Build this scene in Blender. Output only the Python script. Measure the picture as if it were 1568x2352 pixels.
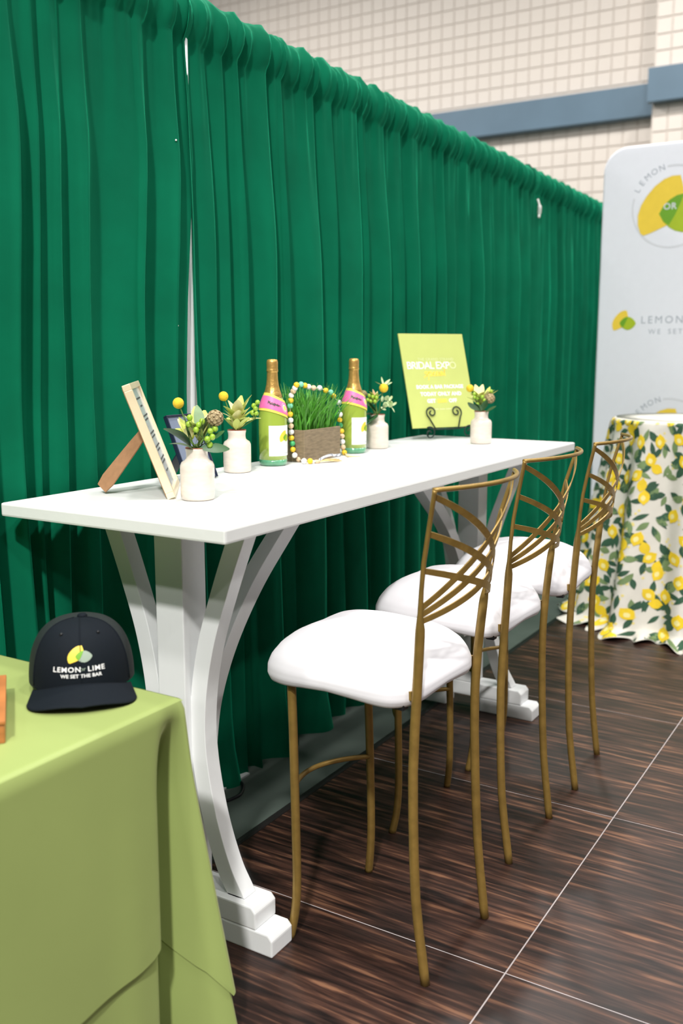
import bpy, bmesh, math, random
from math import sin, cos, pi, sqrt, exp, radians
from mathutils import Vector, Matrix

scene = bpy.context.scene
col = scene.collection
for o in list(bpy.data.objects):
    bpy.data.objects.remove(o, do_unlink=True)

# ------------------------------------------------------------------ camera
CAM = Vector((-1.4898, -1.1817, 1.4167)); YAW = 0.5482; PITCH = -0.1649; FPX = 2209.8
FW = Vector((cos(PITCH)*cos(YAW), cos(PITCH)*sin(YAW), sin(PITCH)))
RT = Vector((sin(YAW), -cos(YAW), 0)); UP = RT.cross(FW)
cd = bpy.data.cameras.new('camera'); cam = bpy.data.objects.new('camera', cd); col.objects.link(cam)
cd.sensor_fit = 'VERTICAL'; cd.sensor_height = 36; cd.sensor_width = 24
cd.lens = FPX/2352*36; cd.clip_start = .05; cd.clip_end = 100
cam.matrix_world = Matrix((( RT.x, UP.x, -FW.x, CAM.x), (RT.y, UP.y, -FW.y, CAM.y), (RT.z, UP.z, -FW.z, CAM.z), (0, 0, 0, 1)))
cd.dof.use_dof = True; cd.dof.focus_distance = 2.55; cd.dof.aperture_fstop = 2.7
scene.camera = cam

def ray(px, py): return (FW*FPX + RT*(px-784) + UP*(1176-py)).normalized()
def onz(px, py, z): d = ray(px, py); return CAM + d*((z-CAM.z)/d.z)
def onx(px, py, x): d = ray(px, py); return CAM + d*((x-CAM.x)/d.x)
def ony(px, py, y): d = ray(px, py); return CAM + d*((y-CAM.y)/d.y)
def pix(P):
    d = Vector(P)-CAM; z = d.dot(FW); return (784+FPX*d.dot(RT)/z, 1176-FPX*d.dot(UP)/z)

# ------------------------------------------------------------------ world, hall lamps, exposure
w = bpy.data.worlds.new('hall_light'); scene.world = w; w.use_nodes = True
w.node_tree.nodes['Background'].inputs[0].default_value = (.92, .96, 1.0, 1)
w.node_tree.nodes['Background'].inputs[1].default_value = .09
def lamp(x, y, z, power, size, colr=(1, .97, .93)):
    l = bpy.data.lights.new('high_bay_and_fill_lamp', 'AREA'); l.shape = 'DISK'; l.size = size; l.energy = power; l.color = colr
    o = bpy.data.objects.new('high_bay_and_fill_lamp', l); col.objects.link(o); o.location = (x, y, z)
for lx in (-8, -4, 0, 4, 8.5):
    for ly, pw in ((-8, 230), (-4, 320), (.3, 340)):
        lamp(lx, ly, 8.2, pw, .55)
lamp(7.5, 2.8, 8.2, 680, .55); lamp(7.5, 8.5, 8.2, 1250, .55); lamp(4, 4.5, 8.2, 480, .55)  # fill lamps added to brighten the far block wall
lamp(-5.6, -2.6, 7.4, 2150, .5)
vs = scene.view_settings
scene.display_settings.display_device = 'sRGB'
vs.view_transform = 'Standard'; vs.look = 'None'; vs.exposure = -1.02; vs.gamma = 1; vs.use_curve_mapping = False

# ------------------------------------------------------------------ helpers
def S(c):
    f = lambda v: v/12.92 if v <= .04045 else ((v+.055)/1.055)**2.4
    return tuple(f(v/255) for v in c)
def mat(name, rgb, rough=.5, metal=0, var=.0, scale=20, bump=0, bscale=200, trans=0, ior=1.45, sheen=0, sheencol=None, stretch=None, coat=0, sub=0, spec=.5):
    m = bpy.data.materials.new(name); m.use_nodes = True; nt = m.node_tree; b = nt.nodes['Principled BSDF']
    c = S(rgb); b.inputs['Base Color'].default_value = (*c, 1); b.inputs['Roughness'].default_value = rough
    b.inputs['Metallic'].default_value = metal; b.inputs['IOR'].default_value = ior; b.inputs['Specular IOR Level'].default_value = spec
    if trans: b.inputs['Transmission Weight'].default_value = trans
    if coat: b.inputs['Coat Weight'].default_value = coat; b.inputs['Coat Roughness'].default_value = .08
    if sub: b.inputs['Subsurface Weight'].default_value = sub; b.inputs['Subsurface Radius'].default_value = (.01, .01, .01); b.inputs['Subsurface Scale'].default_value = .3
    if sheen:
        b.inputs['Sheen Weight'].default_value = sheen; b.inputs['Sheen Roughness'].default_value = .35
        if sheencol: b.inputs['Sheen Tint'].default_value = (*S(sheencol), 1)
    tc = nt.nodes.new('ShaderNodeTexCoord'); src = tc.outputs['Object']
    if stretch:
        mp = nt.nodes.new('ShaderNodeMapping'); mp.inputs['Scale'].default_value = stretch
        nt.links.new(src, mp.inputs[0]); src = mp.outputs[0]
    n = nt.nodes.new('ShaderNodeTexNoise'); n.inputs['Scale'].default_value = scale; n.inputs['Detail'].default_value = 4
    nt.links.new(src, n.inputs['Vector'])
    r = nt.nodes.new('ShaderNodeValToRGB'); v = max(var, .01)
    r.color_ramp.elements[0].position = .3; r.color_ramp.elements[1].position = .7
    r.color_ramp.elements[0].color = (*[x*(1-v) for x in c], 1); r.color_ramp.elements[1].color = (*[min(1, x*(1+v)) for x in c], 1)
    nt.links.new(n.outputs[0], r.inputs[0]); nt.links.new(r.outputs[0], b.inputs['Base Color'])
    if bump:
        n2 = nt.nodes.new('ShaderNodeTexNoise'); n2.inputs['Scale'].default_value = bscale; n2.inputs['Detail'].default_value = 3
        nt.links.new(src, n2.inputs['Vector'])
        bp = nt.nodes.new('ShaderNodeBump'); bp.inputs['Strength'].default_value = bump; bp.inputs['Distance'].default_value = .002
        nt.links.new(n2.outputs[0], bp.inputs['Height']); nt.links.new(bp.outputs[0], b.inputs['Normal'])
    return m

def obj(name, V, F, m, parent=None, smooth=False, bevel=0, seg=2, solid=0, sub=0):
    me = bpy.data.meshes.new(name); me.from_pydata([tuple(v) for v in V], [], F); me.validate(); me.update()
    if bevel:
        bm = bmesh.new(); bm.from_mesh(me); bmesh.ops.bevel(bm, geom=bm.edges[:], offset=bevel, segments=seg, affect='EDGES', profile=.6); bm.to_mesh(me); bm.free()
    if not bevel or smooth:
        bm = bmesh.new(); bm.from_mesh(me)
        if not solid: bmesh.ops.recalc_face_normals(bm, faces=bm.faces)
        bm.to_mesh(me); bm.free()
    me.materials.append(m)
    if smooth: me.polygons.foreach_set('use_smooth', [True]*len(me.polygons))
    o = bpy.data.objects.new(name, me); col.objects.link(o)
    if parent: o.parent = parent
    if solid: md = o.modifiers.new('thickness', 'SOLIDIFY'); md.thickness = solid; md.offset = -1
    if sub: md = o.modifiers.new('smooth', 'SUBSURF'); md.levels = sub; md.render_levels = sub
    return o
def tag(o, label=None, cat=None, group=None, kind=None):
    if label: o['label'] = label
    if cat: o['category'] = cat
    if group: o['group'] = group
    if kind: o['kind'] = kind
    return o
def thing(name, label, cat, loc=(0, 0, 0), rz=0, group=None):
    o = bpy.data.objects.new(name, None); col.objects.link(o); o.empty_display_size = .05
    o.location = loc; o.rotation_euler = (0, 0, rz); return tag(o, label, cat, group)
def join(*vf):
    V = []; F = []
    for v, f in vf:
        n = len(V); V += list(v); F += [tuple(i+n for i in q) for q in f]
    return V, F
def box(x0, x1, y0, y1, z0, z1):
    V = [Vector((x, y, z)) for z in (z0, z1) for x, y in ((x0, y0), (x1, y0), (x1, y1), (x0, y1))]
    return V, [(3, 2, 1, 0), (4, 5, 6, 7), (0, 1, 5, 4), (1, 2, 6, 5), (2, 3, 7, 6), (3, 0, 4, 7)]
def prism(pts, axis, a, b):      # polygon pts extruded along an axis ('x','y','z') from a to b
    f = {'x': lambda p, t: Vector((t, p[0], p[1])), 'y': lambda p, t: Vector((p[0], t, p[1])), 'z': lambda p, t: Vector((p[0], p[1], t))}[axis]
    n = len(pts); V = [f(p, a) for p in pts]+[f(p, b) for p in pts]
    return V, [tuple(range(n))[::-1], tuple(range(n, 2*n))]+[(i, (i+1) % n, n+(i+1) % n, n+i) for i in range(n)]
def tube(P, r, n=10, caps=True, closed=False):
    P = [Vector(p) for p in P]; m = len(P); R = r if isinstance(r, (list, tuple)) else [r]*m
    T = []
    for i in range(m):
        a = P[i-1] if (i > 0 or closed) else P[0]; b = P[(i+1) % m] if (i < m-1 or closed) else P[-1]
        T.append((b-a).normalized())
    u = T[0].orthogonal().normalized(); V = []; F = []
    for i in range(m):
        u = (u-T[i]*u.dot(T[i])).normalized(); v = T[i].cross(u)
        for k in range(n):
            a = 2*pi*k/n; V.append(P[i]+(u*cos(a)+v*sin(a))*R[i])
    for i in range(m if closed else m-1):
        j = (i+1) % m
        for k in range(n):
            F.append((i*n+k, i*n+(k+1) % n, j*n+(k+1) % n, j*n+k))
    if caps and not closed: F += [tuple(range(n))[::-1], tuple(range((m-1)*n, m*n))]
    return V, F
def strip(P, N, wd, th):         # flat bar along P, surface normals N
    P = [Vector(p) for p in P]; m = len(P); V = []; F = []
    for i in range(m):
        t = (P[min(i+1, m-1)]-P[max(i-1, 0)]).normalized(); n = Vector(N[i] if isinstance(N, list) else N); n = (n-t*n.dot(t)).normalized(); s = t.cross(n)
        wi = wd[i] if isinstance(wd, list) else wd
        V += [P[i]+s*wi/2+n*th/2, P[i]-s*wi/2+n*th/2, P[i]-s*wi/2-n*th/2, P[i]+s*wi/2-n*th/2]
    for i in range(m-1):
        for k in range(4): F.append((4*i+k, 4*i+(k+1) % 4, 4*i+4+(k+1) % 4, 4*i+4+k))
    F += [(3, 2, 1, 0), (4*m-4, 4*m-3, 4*m-2, 4*m-1)]
    return V, F
def lathe(prof, n=32):
    V = []; F = []; m = len(prof)
    for r, z in prof:
        for k in range(n): a = 2*pi*k/n; V.append(Vector((r*cos(a), r*sin(a), z)))
    for i in range(m-1):
        for k in range(n): F.append((i*n+k, i*n+(k+1) % n, (i+1)*n+(k+1) % n, (i+1)*n+k))
    if prof[0][0] > 0: F.append(tuple(range(n))[::-1])
    if prof[-1][0] > 0: F.append(tuple(range((m-1)*n, m*n)))
    return V, F
def ball(c, r, n=12, m=8, sq=1.0):
    V, F = lathe([(r*sin(pi*i/m) if 0 < i < m else r*.02, -r*cos(pi*i/m)*sq) for i in range(m+1)], n)
    return [v+Vector(c) for v in V], F
def grid(fn, nu, nv, wrap=False):   # fn(i/nu, j/nv)
    V = [fn(i/nu, j/nv) for i in range(nu if wrap else nu+1) for j in range(nv+1)]; F = []
    for i in range(nu):
        a = i*(nv+1); b = ((i+1) % nu if wrap else i+1)*(nv+1)
        for j in range(nv): F.append((a+j, b+j, b+j+1, a+j+1))
    return V, F
def xf(vf, M): return [M @ Vector(v) for v in vf[0]], vf[1]
def bez(a, b, c, d, n=16):
    a, b, c, d = map(Vector, (a, b, c, d))
    return [a*(1-t)**3+b*3*t*(1-t)**2+c*3*t*t*(1-t)+d*t**3 for t in [i/n for i in range(n+1)]]
def cr(P, n=8):                  # smooth curve through points
    P = [Vector(p) for p in P]; out = []
    for i in range(len(P)-1):
        p0 = P[i-1] if i else P[0]*2-P[1]; p1 = P[i]; p2 = P[i+1]; p3 = P[i+2] if i+2 < len(P) else P[-1]*2-P[-2]
        for k in range(n):
            t = k/n; out.append(.5*((2*p1)+(p2-p0)*t+(2*p0-5*p1+4*p2-p3)*t*t+(3*p1-p0-3*p2+p3)*t**3))
    return out+[P[-1]]
def lerp(T, z):                  # piecewise linear table [(z, v)...] ascending
    if z <= T[0][0]: return T[0][1]
    for (a, va), (b, vb) in zip(T, T[1:]):
        if z <= b: return va+(vb-va)*(z-a)/(b-a)
    return T[-1][1]
def smooth(a, b, x):
    t = min(1, max(0, (x-a)/(b-a))); return t*t*(3-2*t)
_tc = {}
def text(body, size, spacing=1.0, align='CENTER', fat=0):   # flat lettering as (verts, faces) in the xy plane
    k = (body, spacing, align, fat)
    if k not in _tc:
        c = bpy.data.curves.new('lettering', 'FONT'); c.body = body; c.size = 1; c.align_x = align; c.align_y = 'CENTER'; c.space_character = spacing; c.resolution_u = 3; c.offset = fat
        o = bpy.data.objects.new('lettering', c); col.objects.link(o)
        bpy.context.view_layer.update()
        me = bpy.data.meshes.new_from_object(o.evaluated_get(bpy.context.evaluated_depsgraph_get()))
        _tc[k] = ([v.co.copy() for v in me.vertices], [tuple(p.vertices) for p in me.polygons])
        bpy.data.objects.remove(o); bpy.data.curves.remove(c); bpy.data.meshes.remove(me)
    V, F = _tc[k]
    return [v*size for v in V], F
def mapped(vf, fn): return [fn(v.x, v.y) for v in vf[0]], vf[1]

# ------------------------------------------------------------------ materials
M = {}
M['velvet'] = mat('green_velvet', (0, 99, 70), .9, var=.10, scale=6, bump=.15, bscale=900, sheen=.75, sheencol=(20, 190, 142), spec=.15)
M['white_paint'] = mat('white_paint', (229, 231, 230), .38, var=.015, scale=8, bump=.18, bscale=60, stretch=(.3, 1, 1))
M['white_paint_y'] = mat('white_paint_legs', (236, 238, 239), .42, var=.02, scale=8, bump=.2, bscale=70, stretch=(1, 1, .3))
M['gold'] = mat('antique_gold_paint', (148, 120, 62), .38, metal=.4, var=.14, scale=35, bump=.05, bscale=300)
M['seat'] = mat('white_stretch_fabric', (234, 233, 238), .75, var=.01, bump=.05, bscale=800, sheen=.15, spec=.2)
M['black'] = mat('black_plastic', (22, 24, 28), .45)
M['green_cloth'] = mat('lime_green_satin_cloth', (150, 166, 98), .5, var=.05, scale=3, bump=.1, bscale=1200, sheen=.4, sheencol=(235, 235, 190), spec=.35)
M['concrete'] = mat('grey_concrete', (80, 90, 84), .55, var=.25, scale=3, bump=.2, bscale=60)
M['block'] = mat('cream_painted_block', (222, 213, 204), .6, var=.02, scale=3, bump=.3, bscale=40)
M['mortar'] = mat('cream_painted_joint', (212, 203, 194), .8, var=.03)
M['beam'] = mat('slate_blue_steel_paint', (92, 116, 134), .5, var=.06, scale=2)
M['pole'] = mat('white_powder_coated_steel', (226, 228, 230), .35)
M['navy'] = mat('navy_cotton_twill', (11, 19, 27), .8, var=.12, scale=300, bump=.2, bscale=900, spec=.25)
M['mesh'] = mat('black_trucker_mesh', (26, 34, 34), .7, var=.3, scale=500, bump=.5, bscale=500)
M['white_ink'] = mat('white_ink', (240, 240, 240), .6)
M['yellow_ink'] = mat('lemon_yellow_ink', (240, 208, 70), .5, var=.03)
M['lime_ink'] = mat('lime_green_ink', (170, 192, 40), .5, var=.03)
M['leaf_ink'] = mat('overlap_green_ink', (110, 165, 40), .5, var=.03)
M['grey_ink'] = mat('grey_ink', (168, 176, 186), .6)
M['pale_ink'] = mat('pale_grey_ink', (214, 217, 224), .6)
M['slate_ink'] = mat('slate_thread', (150, 165, 150), .6)
M['banner'] = mat('white_stretch_banner_fabric', (232, 235, 244), .6, var=.01, bump=.05, bscale=600)
M['ceramic'] = mat('crackled_cream_glaze', (226, 214, 202), .22, var=.06, scale=30, stretch=(1, 1, 4), coat=.5)
M['ceramic_rim'] = mat('unglazed_rust_rim', (150, 95, 75), .7, var=.1)
M['goldleaf'] = mat('polished_gold_moulding', (250, 230, 194), .3, metal=.3, var=.06)
M['mdf'] = mat('brown_hardboard', (158, 118, 84), .7, var=.1, scale=60)
M['paper'] = mat('white_card', (226, 230, 232), .25, coat=.6)
M['inkdark'] = mat('dark_ink', (70, 72, 72), .6)
M['navyframe'] = mat('dark_navy_lacquer', (30, 38, 58), .35)
M['slatecard'] = mat('slate_blue_card', (112, 122, 142), .35, coat=.4)
M['glass'] = mat('pale_aqua_glass', (175, 205, 180), .05, ior=1.5, coat=.6)
M['juice'] = mat('bottle_of_cloudy_lime_drink', (158, 180, 72), .1, var=.05, scale=8, coat=1.0, sub=.0)
M['juice_base'] = mat('aqua_glass_base', (96, 160, 124), .08, var=.2, scale=30, coat=1.0)
M['foil'] = mat('crinkled_gold_foil', (206, 164, 92), .34, metal=.6, var=.12, scale=60, bump=.6, bscale=110)
M['label'] = mat('white_paper_label', (244, 244, 240), .5)
M['pink'] = mat('hot_pink_label', (236, 112, 172), .45, var=.12, scale=25)
M['palepink'] = mat('pale_pink_label', (248, 190, 214), .45)
M['yellowlabel'] = mat('yellow_label', (245, 224, 96), .45)
M['box'] = mat('weathered_grey_brown_wood', (134, 118, 94), .7, var=.22, scale=18, stretch=(2, 2, 9), bump=.3, bscale=60)
M['grass'] = mat('wheatgrass_green', (78, 148, 44), .45, var=.35, scale=40)
M['soil'] = mat('dark_soil', (50, 42, 32), .9, var=.2)
M['b_white'] = mat('white_bead', (240, 240, 238), .4); M['b_yellow'] = mat('yellow_bead', (240, 200, 50), .4, var=.05, scale=80)
M['b_wood'] = mat('natural_wood_bead', (226, 196, 160), .55, var=.06, scale=60); M['b_mint'] = mat('mint_bead', (130, 215, 180), .4); M['b_green'] = mat('green_bead', (70, 175, 110), .35)
M['raffia'] = mat('raffia', (226, 200, 146), .7, var=.15, scale=90); M['string'] = mat('cotton_string', (226, 214, 196), .8)
M['lime_sign'] = mat('lime_green_sign_board', (188, 198, 112), .5, var=.02)
M['sign_yellow'] = mat('sign_yellow_ink', (250, 214, 84), .5); M['sign_pale'] = mat('sign_pale_ink', (214, 220, 168), .5)
M['iron'] = mat('black_wrought_iron', (24, 44, 40), .45, metal=.3)
M['craspedia'] = mat('yellow_globe_flower', (240, 200, 52), .8, var=.12, scale=180, bump=.8, bscale=420)
M['bract'] = mat('pale_green_bract', (202, 214, 112), .5, var=.2, scale=14); M['bract2'] = mat('cream_bract', (236, 230, 164), .5, var=.2, scale=14)
M['bractpink'] = mat('pinkish_bract', (214, 178, 130), .5, var=.2, scale=18)
M['berry'] = mat('green_berry', (150, 186, 58), .3, var=.12, scale=60, coat=.3); M['leaf'] = mat('dark_green_leaf', (58, 98, 58), .45, var=.25, scale=20)
M['sage'] = mat('sage_green_leaf', (120, 146, 106), .5, var=.2, scale=20); M['stem'] = mat('green_stem', (96, 128, 60), .6)
M['pod'] = mat('tan_seed_pod', (176, 158, 120), .8, var=.25, scale=90, bump=.8, bscale=260); M['palegreenflower'] = mat('pale_green_petals', (200, 218, 170), .55, var=.15, scale=25)
M['lemoncloth'] = mat('off_white_printed_cloth', (226, 222, 212), .75, var=.03, bump=.1, bscale=700)
M['lemon'] = mat('printed_lemon', (242, 208, 44), .7, var=.10, scale=14); M['lemonlight'] = mat('printed_lemon_highlight', (248, 236, 160), .7)
M['pleaf'] = mat('printed_dark_leaf', (52, 88, 66), .7, var=.2, scale=12); M['pleaf2'] = mat('printed_sage_leaf', (122, 146, 98), .7, var=.15, scale=12); M['pblossom'] = mat('printed_blossom', (236, 220, 140), .7)
M['woodblock'] = mat('honey_wood', (176, 112, 62), .5, var=.25, scale=12, stretch=(1, 1, 8))
M['white_tag'] = mat('white_thread', (236, 236, 232), .8)
M['edge'] = mat('dark_floor_edging', (34, 30, 30), .5, var=.15)
M['joint'] = mat('pale_floor_joint', (166, 158, 158), .5)
def floor_material():
    m = bpy.data.materials.new('dark_wood_print_floor'); m.use_nodes = True; nt = m.node_tree; b = nt.nodes['Principled BSDF']; L = nt.links
    tc = nt.nodes.new('ShaderNodeTexCoord'); oi = nt.nodes.new('ShaderNodeObjectInfo')
    ad = nt.nodes.new('ShaderNodeVectorMath'); ad.operation = 'ADD'
    sc = nt.nodes.new('ShaderNodeVectorMath'); sc.operation = 'SCALE'; sc.inputs[3].default_value = .37
    L.new(oi.outputs['Location'], sc.inputs[0]); L.new(tc.outputs['Object'], ad.inputs[0]); L.new(sc.outputs[0], ad.inputs[1])
    def noise(s, scale, det, dist=0):
        mp = nt.nodes.new('ShaderNodeMapping'); mp.inputs['Scale'].default_value = s; L.new(ad.outputs[0], mp.inputs[0])
        n = nt.nodes.new('ShaderNodeTexNoise'); n.inputs['Scale'].default_value = scale; n.inputs['Detail'].default_value = det; n.inputs['Distortion'].default_value = dist; L.new(mp.outputs[0], n.inputs['Vector']); return n.outputs[0]
    def ramp(src, pts):
        r = nt.nodes.new('ShaderNodeValToRGB'); e = r.color_ramp.elements
        while len(e) < len(pts): e.new(.5)
        for k, (p, c) in enumerate(pts): e[k].position = p; e[k].color = (*S(c), 1)
        L.new(src, r.inputs[0]); return r.outputs[0]
    a = ramp(noise((58, 4.2, 1), 1.0, 5, .35), [(.34, (26, 17, 17)), (.48, (58, 40, 35)), (.57, (82, 57, 48)), (.68, (134, 98, 76))])
    c = ramp(noise((3, 1.2, 1), 1.2, 3), [(.3, (150, 140, 140)), (.7, (255, 250, 245))])
    mx = nt.nodes.new('ShaderNodeMix'); mx.data_type = 'RGBA'; mx.blend_type = 'MULTIPLY'; mx.inputs[0].default_value = 1
    L.new(a, mx.inputs[6]); L.new(c, mx.inputs[7]); L.new(mx.outputs[2], b.inputs['Base Color'])
    b.inputs['Roughness'].default_value = .42; b.inputs['Specular IOR Level'].default_value = .4
    bp = nt.nodes.new('ShaderNodeBump'); bp.inputs['Strength'].default_value = .12; bp.inputs['Distance'].default_value = .001
    L.new(noise((60, 5, 1), 1.0, 3), bp.inputs['Height']); L.new(bp.outputs[0], b.inputs['Normal'])
    return m
M['floor'] = floor_material()

# ================================================================== SETTING
# concrete slab with the laid wood-print tiles on it
fl = tag(obj('floor', *box(-3.5, 13, -6, 24, -.12, -.018), M['concrete']), kind='structure', label='grey concrete slab under the dark wood-print event flooring')
T = .8835; Y0 = -.4523; X0 = .4305; g = .0019
tv, tf = box(g, T-g, g, T-g, -.017, 0)
tm = bpy.data.meshes.new('floor_tile'); tm.from_pydata([tuple(v) for v in tv], [], tf)
tm.materials.append(M['floor'])
for i in range(-3, 6):
    for j in range(-3, 1):
        o = bpy.data.objects.new('floor_tile', tm); col.objects.link(o); o.parent = fl; o.location = (X0+i*T, Y0+j*T, 0)
obj('joint_underlay', *box(X0-3*T, X0+6*T-.002, Y0-3*T, Y0+T-.002, -.0175, -.0007), M['joint'], fl)
ed = Y0+T
obj('edge_strip', *prism([(ed, 0), (ed+.012, -.001), (ed+.045, -.0175), (ed, -.0175)], 'x', X0-3*T, X0+6*T), M['edge'], fl)

# far block wall, its blocks as pieces
WX = 12.5; BS = .2
wall = tag(obj('wall_back', *box(WX+.03, WX+.3, -6, 24, -.12, 9), M['mortar']), kind='structure', label='cream painted block wall of the hall above the drape')
bm_v, bm_f = box(.015, .03, .007, BS-.007, .007, BS-.007)
tmp = obj('block', bm_v, bm_f, M['block'], bevel=.004, seg=1); bmesh_block = tmp.data; bpy.data.objects.remove(tmp)
vis = []; rest = []
def above_drape(x, y): return -25 < x < 1600 and -25 < y < 500 and y < 138+(x-700)*.484+20 and not (x > 1395 and y > 360)
for iy in range(-6, 118):
    for iz in range(16, 44):
        y = iy*BS; z = iz*BS+.05
        if 4.58 < z+BS*.5 < 4.96: continue
        P = pix((WX, y+BS/2, z+BS/2))
        (vis if above_drape(*P) else rest).append((y, z, P))
vis.sort(key=lambda t: -(t[2][0])); rest += vis[290:]; vis = vis[:290]
for y, z, _ in vis:
    o = bpy.data.objects.new('block', bmesh_block); col.objects.link(o); o.parent = wall; o.location = (WX, y, z)
tag(obj('block_field', *join(*[xf((bm_v, bm_f), Matrix.Translation((WX, y, z))) for y, z, _ in rest]), M['block'], wall), kind='stuff')
tag(obj('trim_1', *box(WX-.16, WX+.029, 2.28, 24, 4.565, 4.975), M['beam'], bevel=.006), kind='structure', label='slate blue steel beam running across the cream block wall')
pil = tag(obj('wall_right', *box(WX-.55, WX-.03, 1.0, 2.27, -.12, 9), M['mortar']), kind='structure', label='cream block pilaster at the right end of the blue beam')
for iz in range(16, 44):
    z = iz*BS+.05
    if 4.6 < z+.1 < 5.0: continue
    for iy in range(6):
        y = 1.06+iy*BS; P = pix((WX-.6, y+.1, z+.1))
        if 1480 < P[0] < 1640 and -30 < P[1] < 380:
            o = bpy.data.objects.new('block', bmesh_block); col.objects.link(o); o.parent = pil; o.location = (WX-.58, y, z)
obj('beam_end', *box(WX-.72, WX-.585, 1.0, 2.3, 4.6, 5.02), M['beam'], pil, bevel=.006)

# ================================================================== DRAPES
YC = lambda x: .735+.034*x
random.seed(5)
def hsh(i, k=0): return (math.sin(i*127.1+k*311.7)*43758.5453) % 1
def drape(name, label, ridges, xl, xr, seed, bottom=0.0, amp=1.0):
    n = int((ridges[-1]-ridges[0])/.0065); rows = []
    for k in range(27): rows.append((bottom+(2.30-bottom)*(k/26)**.9, 'f', 0))
    for z, yo in ((2.312, -.006), (2.33, -.018), (2.355, -.028), (2.385, -.032), (2.41, -.026), (2.43, -.016), (2.443, -.005), (2.447, .006), (2.435, .018), (2.40, .026), (2.35, .024), (2.30, .012)):
        rows.append((z, 'h', yo))
    def fn(u, v):
        x = ridges[0]+(ridges[-1]-ridges[0])*u; z, kind, yo = rows[round(v*(len(rows)-1))]
        i = 0
        while i < len(ridges)-2 and x > ridges[i+1]: i += 1
        a, b = ridges[i], ridges[i+1]; t = (x-a)/(b-a); sp = b-a
        A = min(.058, .46*sp)*amp*(.7+.4*hsh(i, seed))
        q = (.20, .30, .46)[int(hsh(i, seed+1)*3)]
        c = .5+.5*cos(pi*t/q) if t < q else .5-.5*cos(pi*(t-q)/(1-q))
        c = c**(.8+.7*hsh(i, seed+2))
        d = A*(c+.05*sin(4*pi*t+i))
        zz = min(z, 2.30); hang = .45+.55*smooth(2.30, 1.7, zz)
        grow = 1+.25*smooth(1.2, 0, zz)
        fine = .004*sin(x*78+seed+1.3*sin(x*17))+.003*sin(x*133+2*seed+sin(x*29))
        wob = .0025*sin(3.1*z+x*11)+.0015*sin(7*z+x*23)
        if kind == 'f':
            off = d*hang*grow+wob+fine*smooth(1.9, 2.3, z)
            if z < .14: off += .03*(1-z/.14)*(.5+.5*sin(x*21+seed))
            px = x+.012*sin(z*2.3+i)*smooth(2.2, 1.2, z)
        else:
            side = -1 if yo <= .005 else 1
            off = (d*.38*(1 if side < 0 else -.4)+fine*1.3)*(1 if z < 2.42 else .5)
            px = x+.004*sin(x*60+z*40)
            z += .006*sin(x*47+seed)*smooth(2.40, 2.447, z)+.003*sin(x*95)
        L = lerp(xl, z); R = lerp(xr, z)
        px = L+(px-ridges[0])/(ridges[-1]-ridges[0])*(R-L)
        y = YC(px)-off+(yo if kind == 'h' else 0)
        return Vector((px, y, z))
    V, F = grid(fn, n, len(rows)-1)
    return tag(obj(name, V, F, M['velvet'], smooth=True), label, 'curtain', 'green velvet drapes on the pipe')
dl = drape('velvet_drape', 'green velvet drape with broad folds behind the framed picture and cap', [-1.05, -.92, -.78, -.63, -.5, -.36, -.22, -.1, 0, .115, .184, .237, .334, .537, .685, .768],
           [(0, -1.05), (3, -1.05)], [(0, .752), (.9, .757), (1.3, .760), (1.6, .776), (1.82, .797), (1.95, .815), (3, .815)], 1, -.0185, 1.0)
dm = drape('velvet_drape', 'long green velvet drape between the white pole and the white paper tag', [.797, .905, .992, 1.046, 1.208, 1.288, 1.505, 1.631, 1.818, 1.865, 2.053, 2.195, 2.35, 2.501, 2.642, 2.78, 2.925, 3.102, 3.266, 3.466, 3.638, 3.84],
           [(0, .815), (1.0, .803), (1.7, .796), (2.2, .794), (2.25, .785), (3, .785)], [(0, 3.84), (3, 3.84)], 2, -.0185)
dr = drape('velvet_drape', 'short green velvet drape running in behind the white banner', [3.855, 4.092, 4.22, 4.354, 4.54, 4.733, 4.84, 4.954, 5.09, 5.222, 5.34, 5.451, 5.6, 5.8],
           [(0, 3.86), (3, 3.85)], [(0, 5.8), (3, 5.8)], 3, -.0185, .8)
obj('white_thread', *tube(cr([(3.955, YC(3.955)-.035, 2.275), (3.962, YC(3.96)-.045, 2.235), (3.975, YC(3.97)-.04, 2.20), (3.966, YC(3.97)-.042, 2.175)], 4), [.006]*4+[.011]*5+[.007]*4, 6), M['white_tag'], dr, smooth=True)
for px_, py_ in ((404, 322), (404, 462), (408, 748)):
    P = ony(px_, py_, .716); obj('lint', *ball(P, .003, 6, 4), M['white_tag'], dl, smooth=True)
pl = thing('drape_upright_pole', 'white steel upright pole showing in the gap between two green drapes', 'pole', (.806, .772, -.018))
obj('pole', *tube([(0, 0, .006), (0, 0, 2.40)], .024, 20), M['pole'], pl, smooth=True)
obj('base_plate', *box(-.2, .2, -.06, .2, 0, .006), M['pole'], pl)
cb = tag(obj('drape_crossbar', *tube([(-1.1, YC(-1.1)+.0, 2.385), (5.85, YC(5.85), 2.385)], .016, 12), M['pole'], smooth=True), 'steel crossbar inside the gathered top of the green drapes', 'rod')

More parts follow.
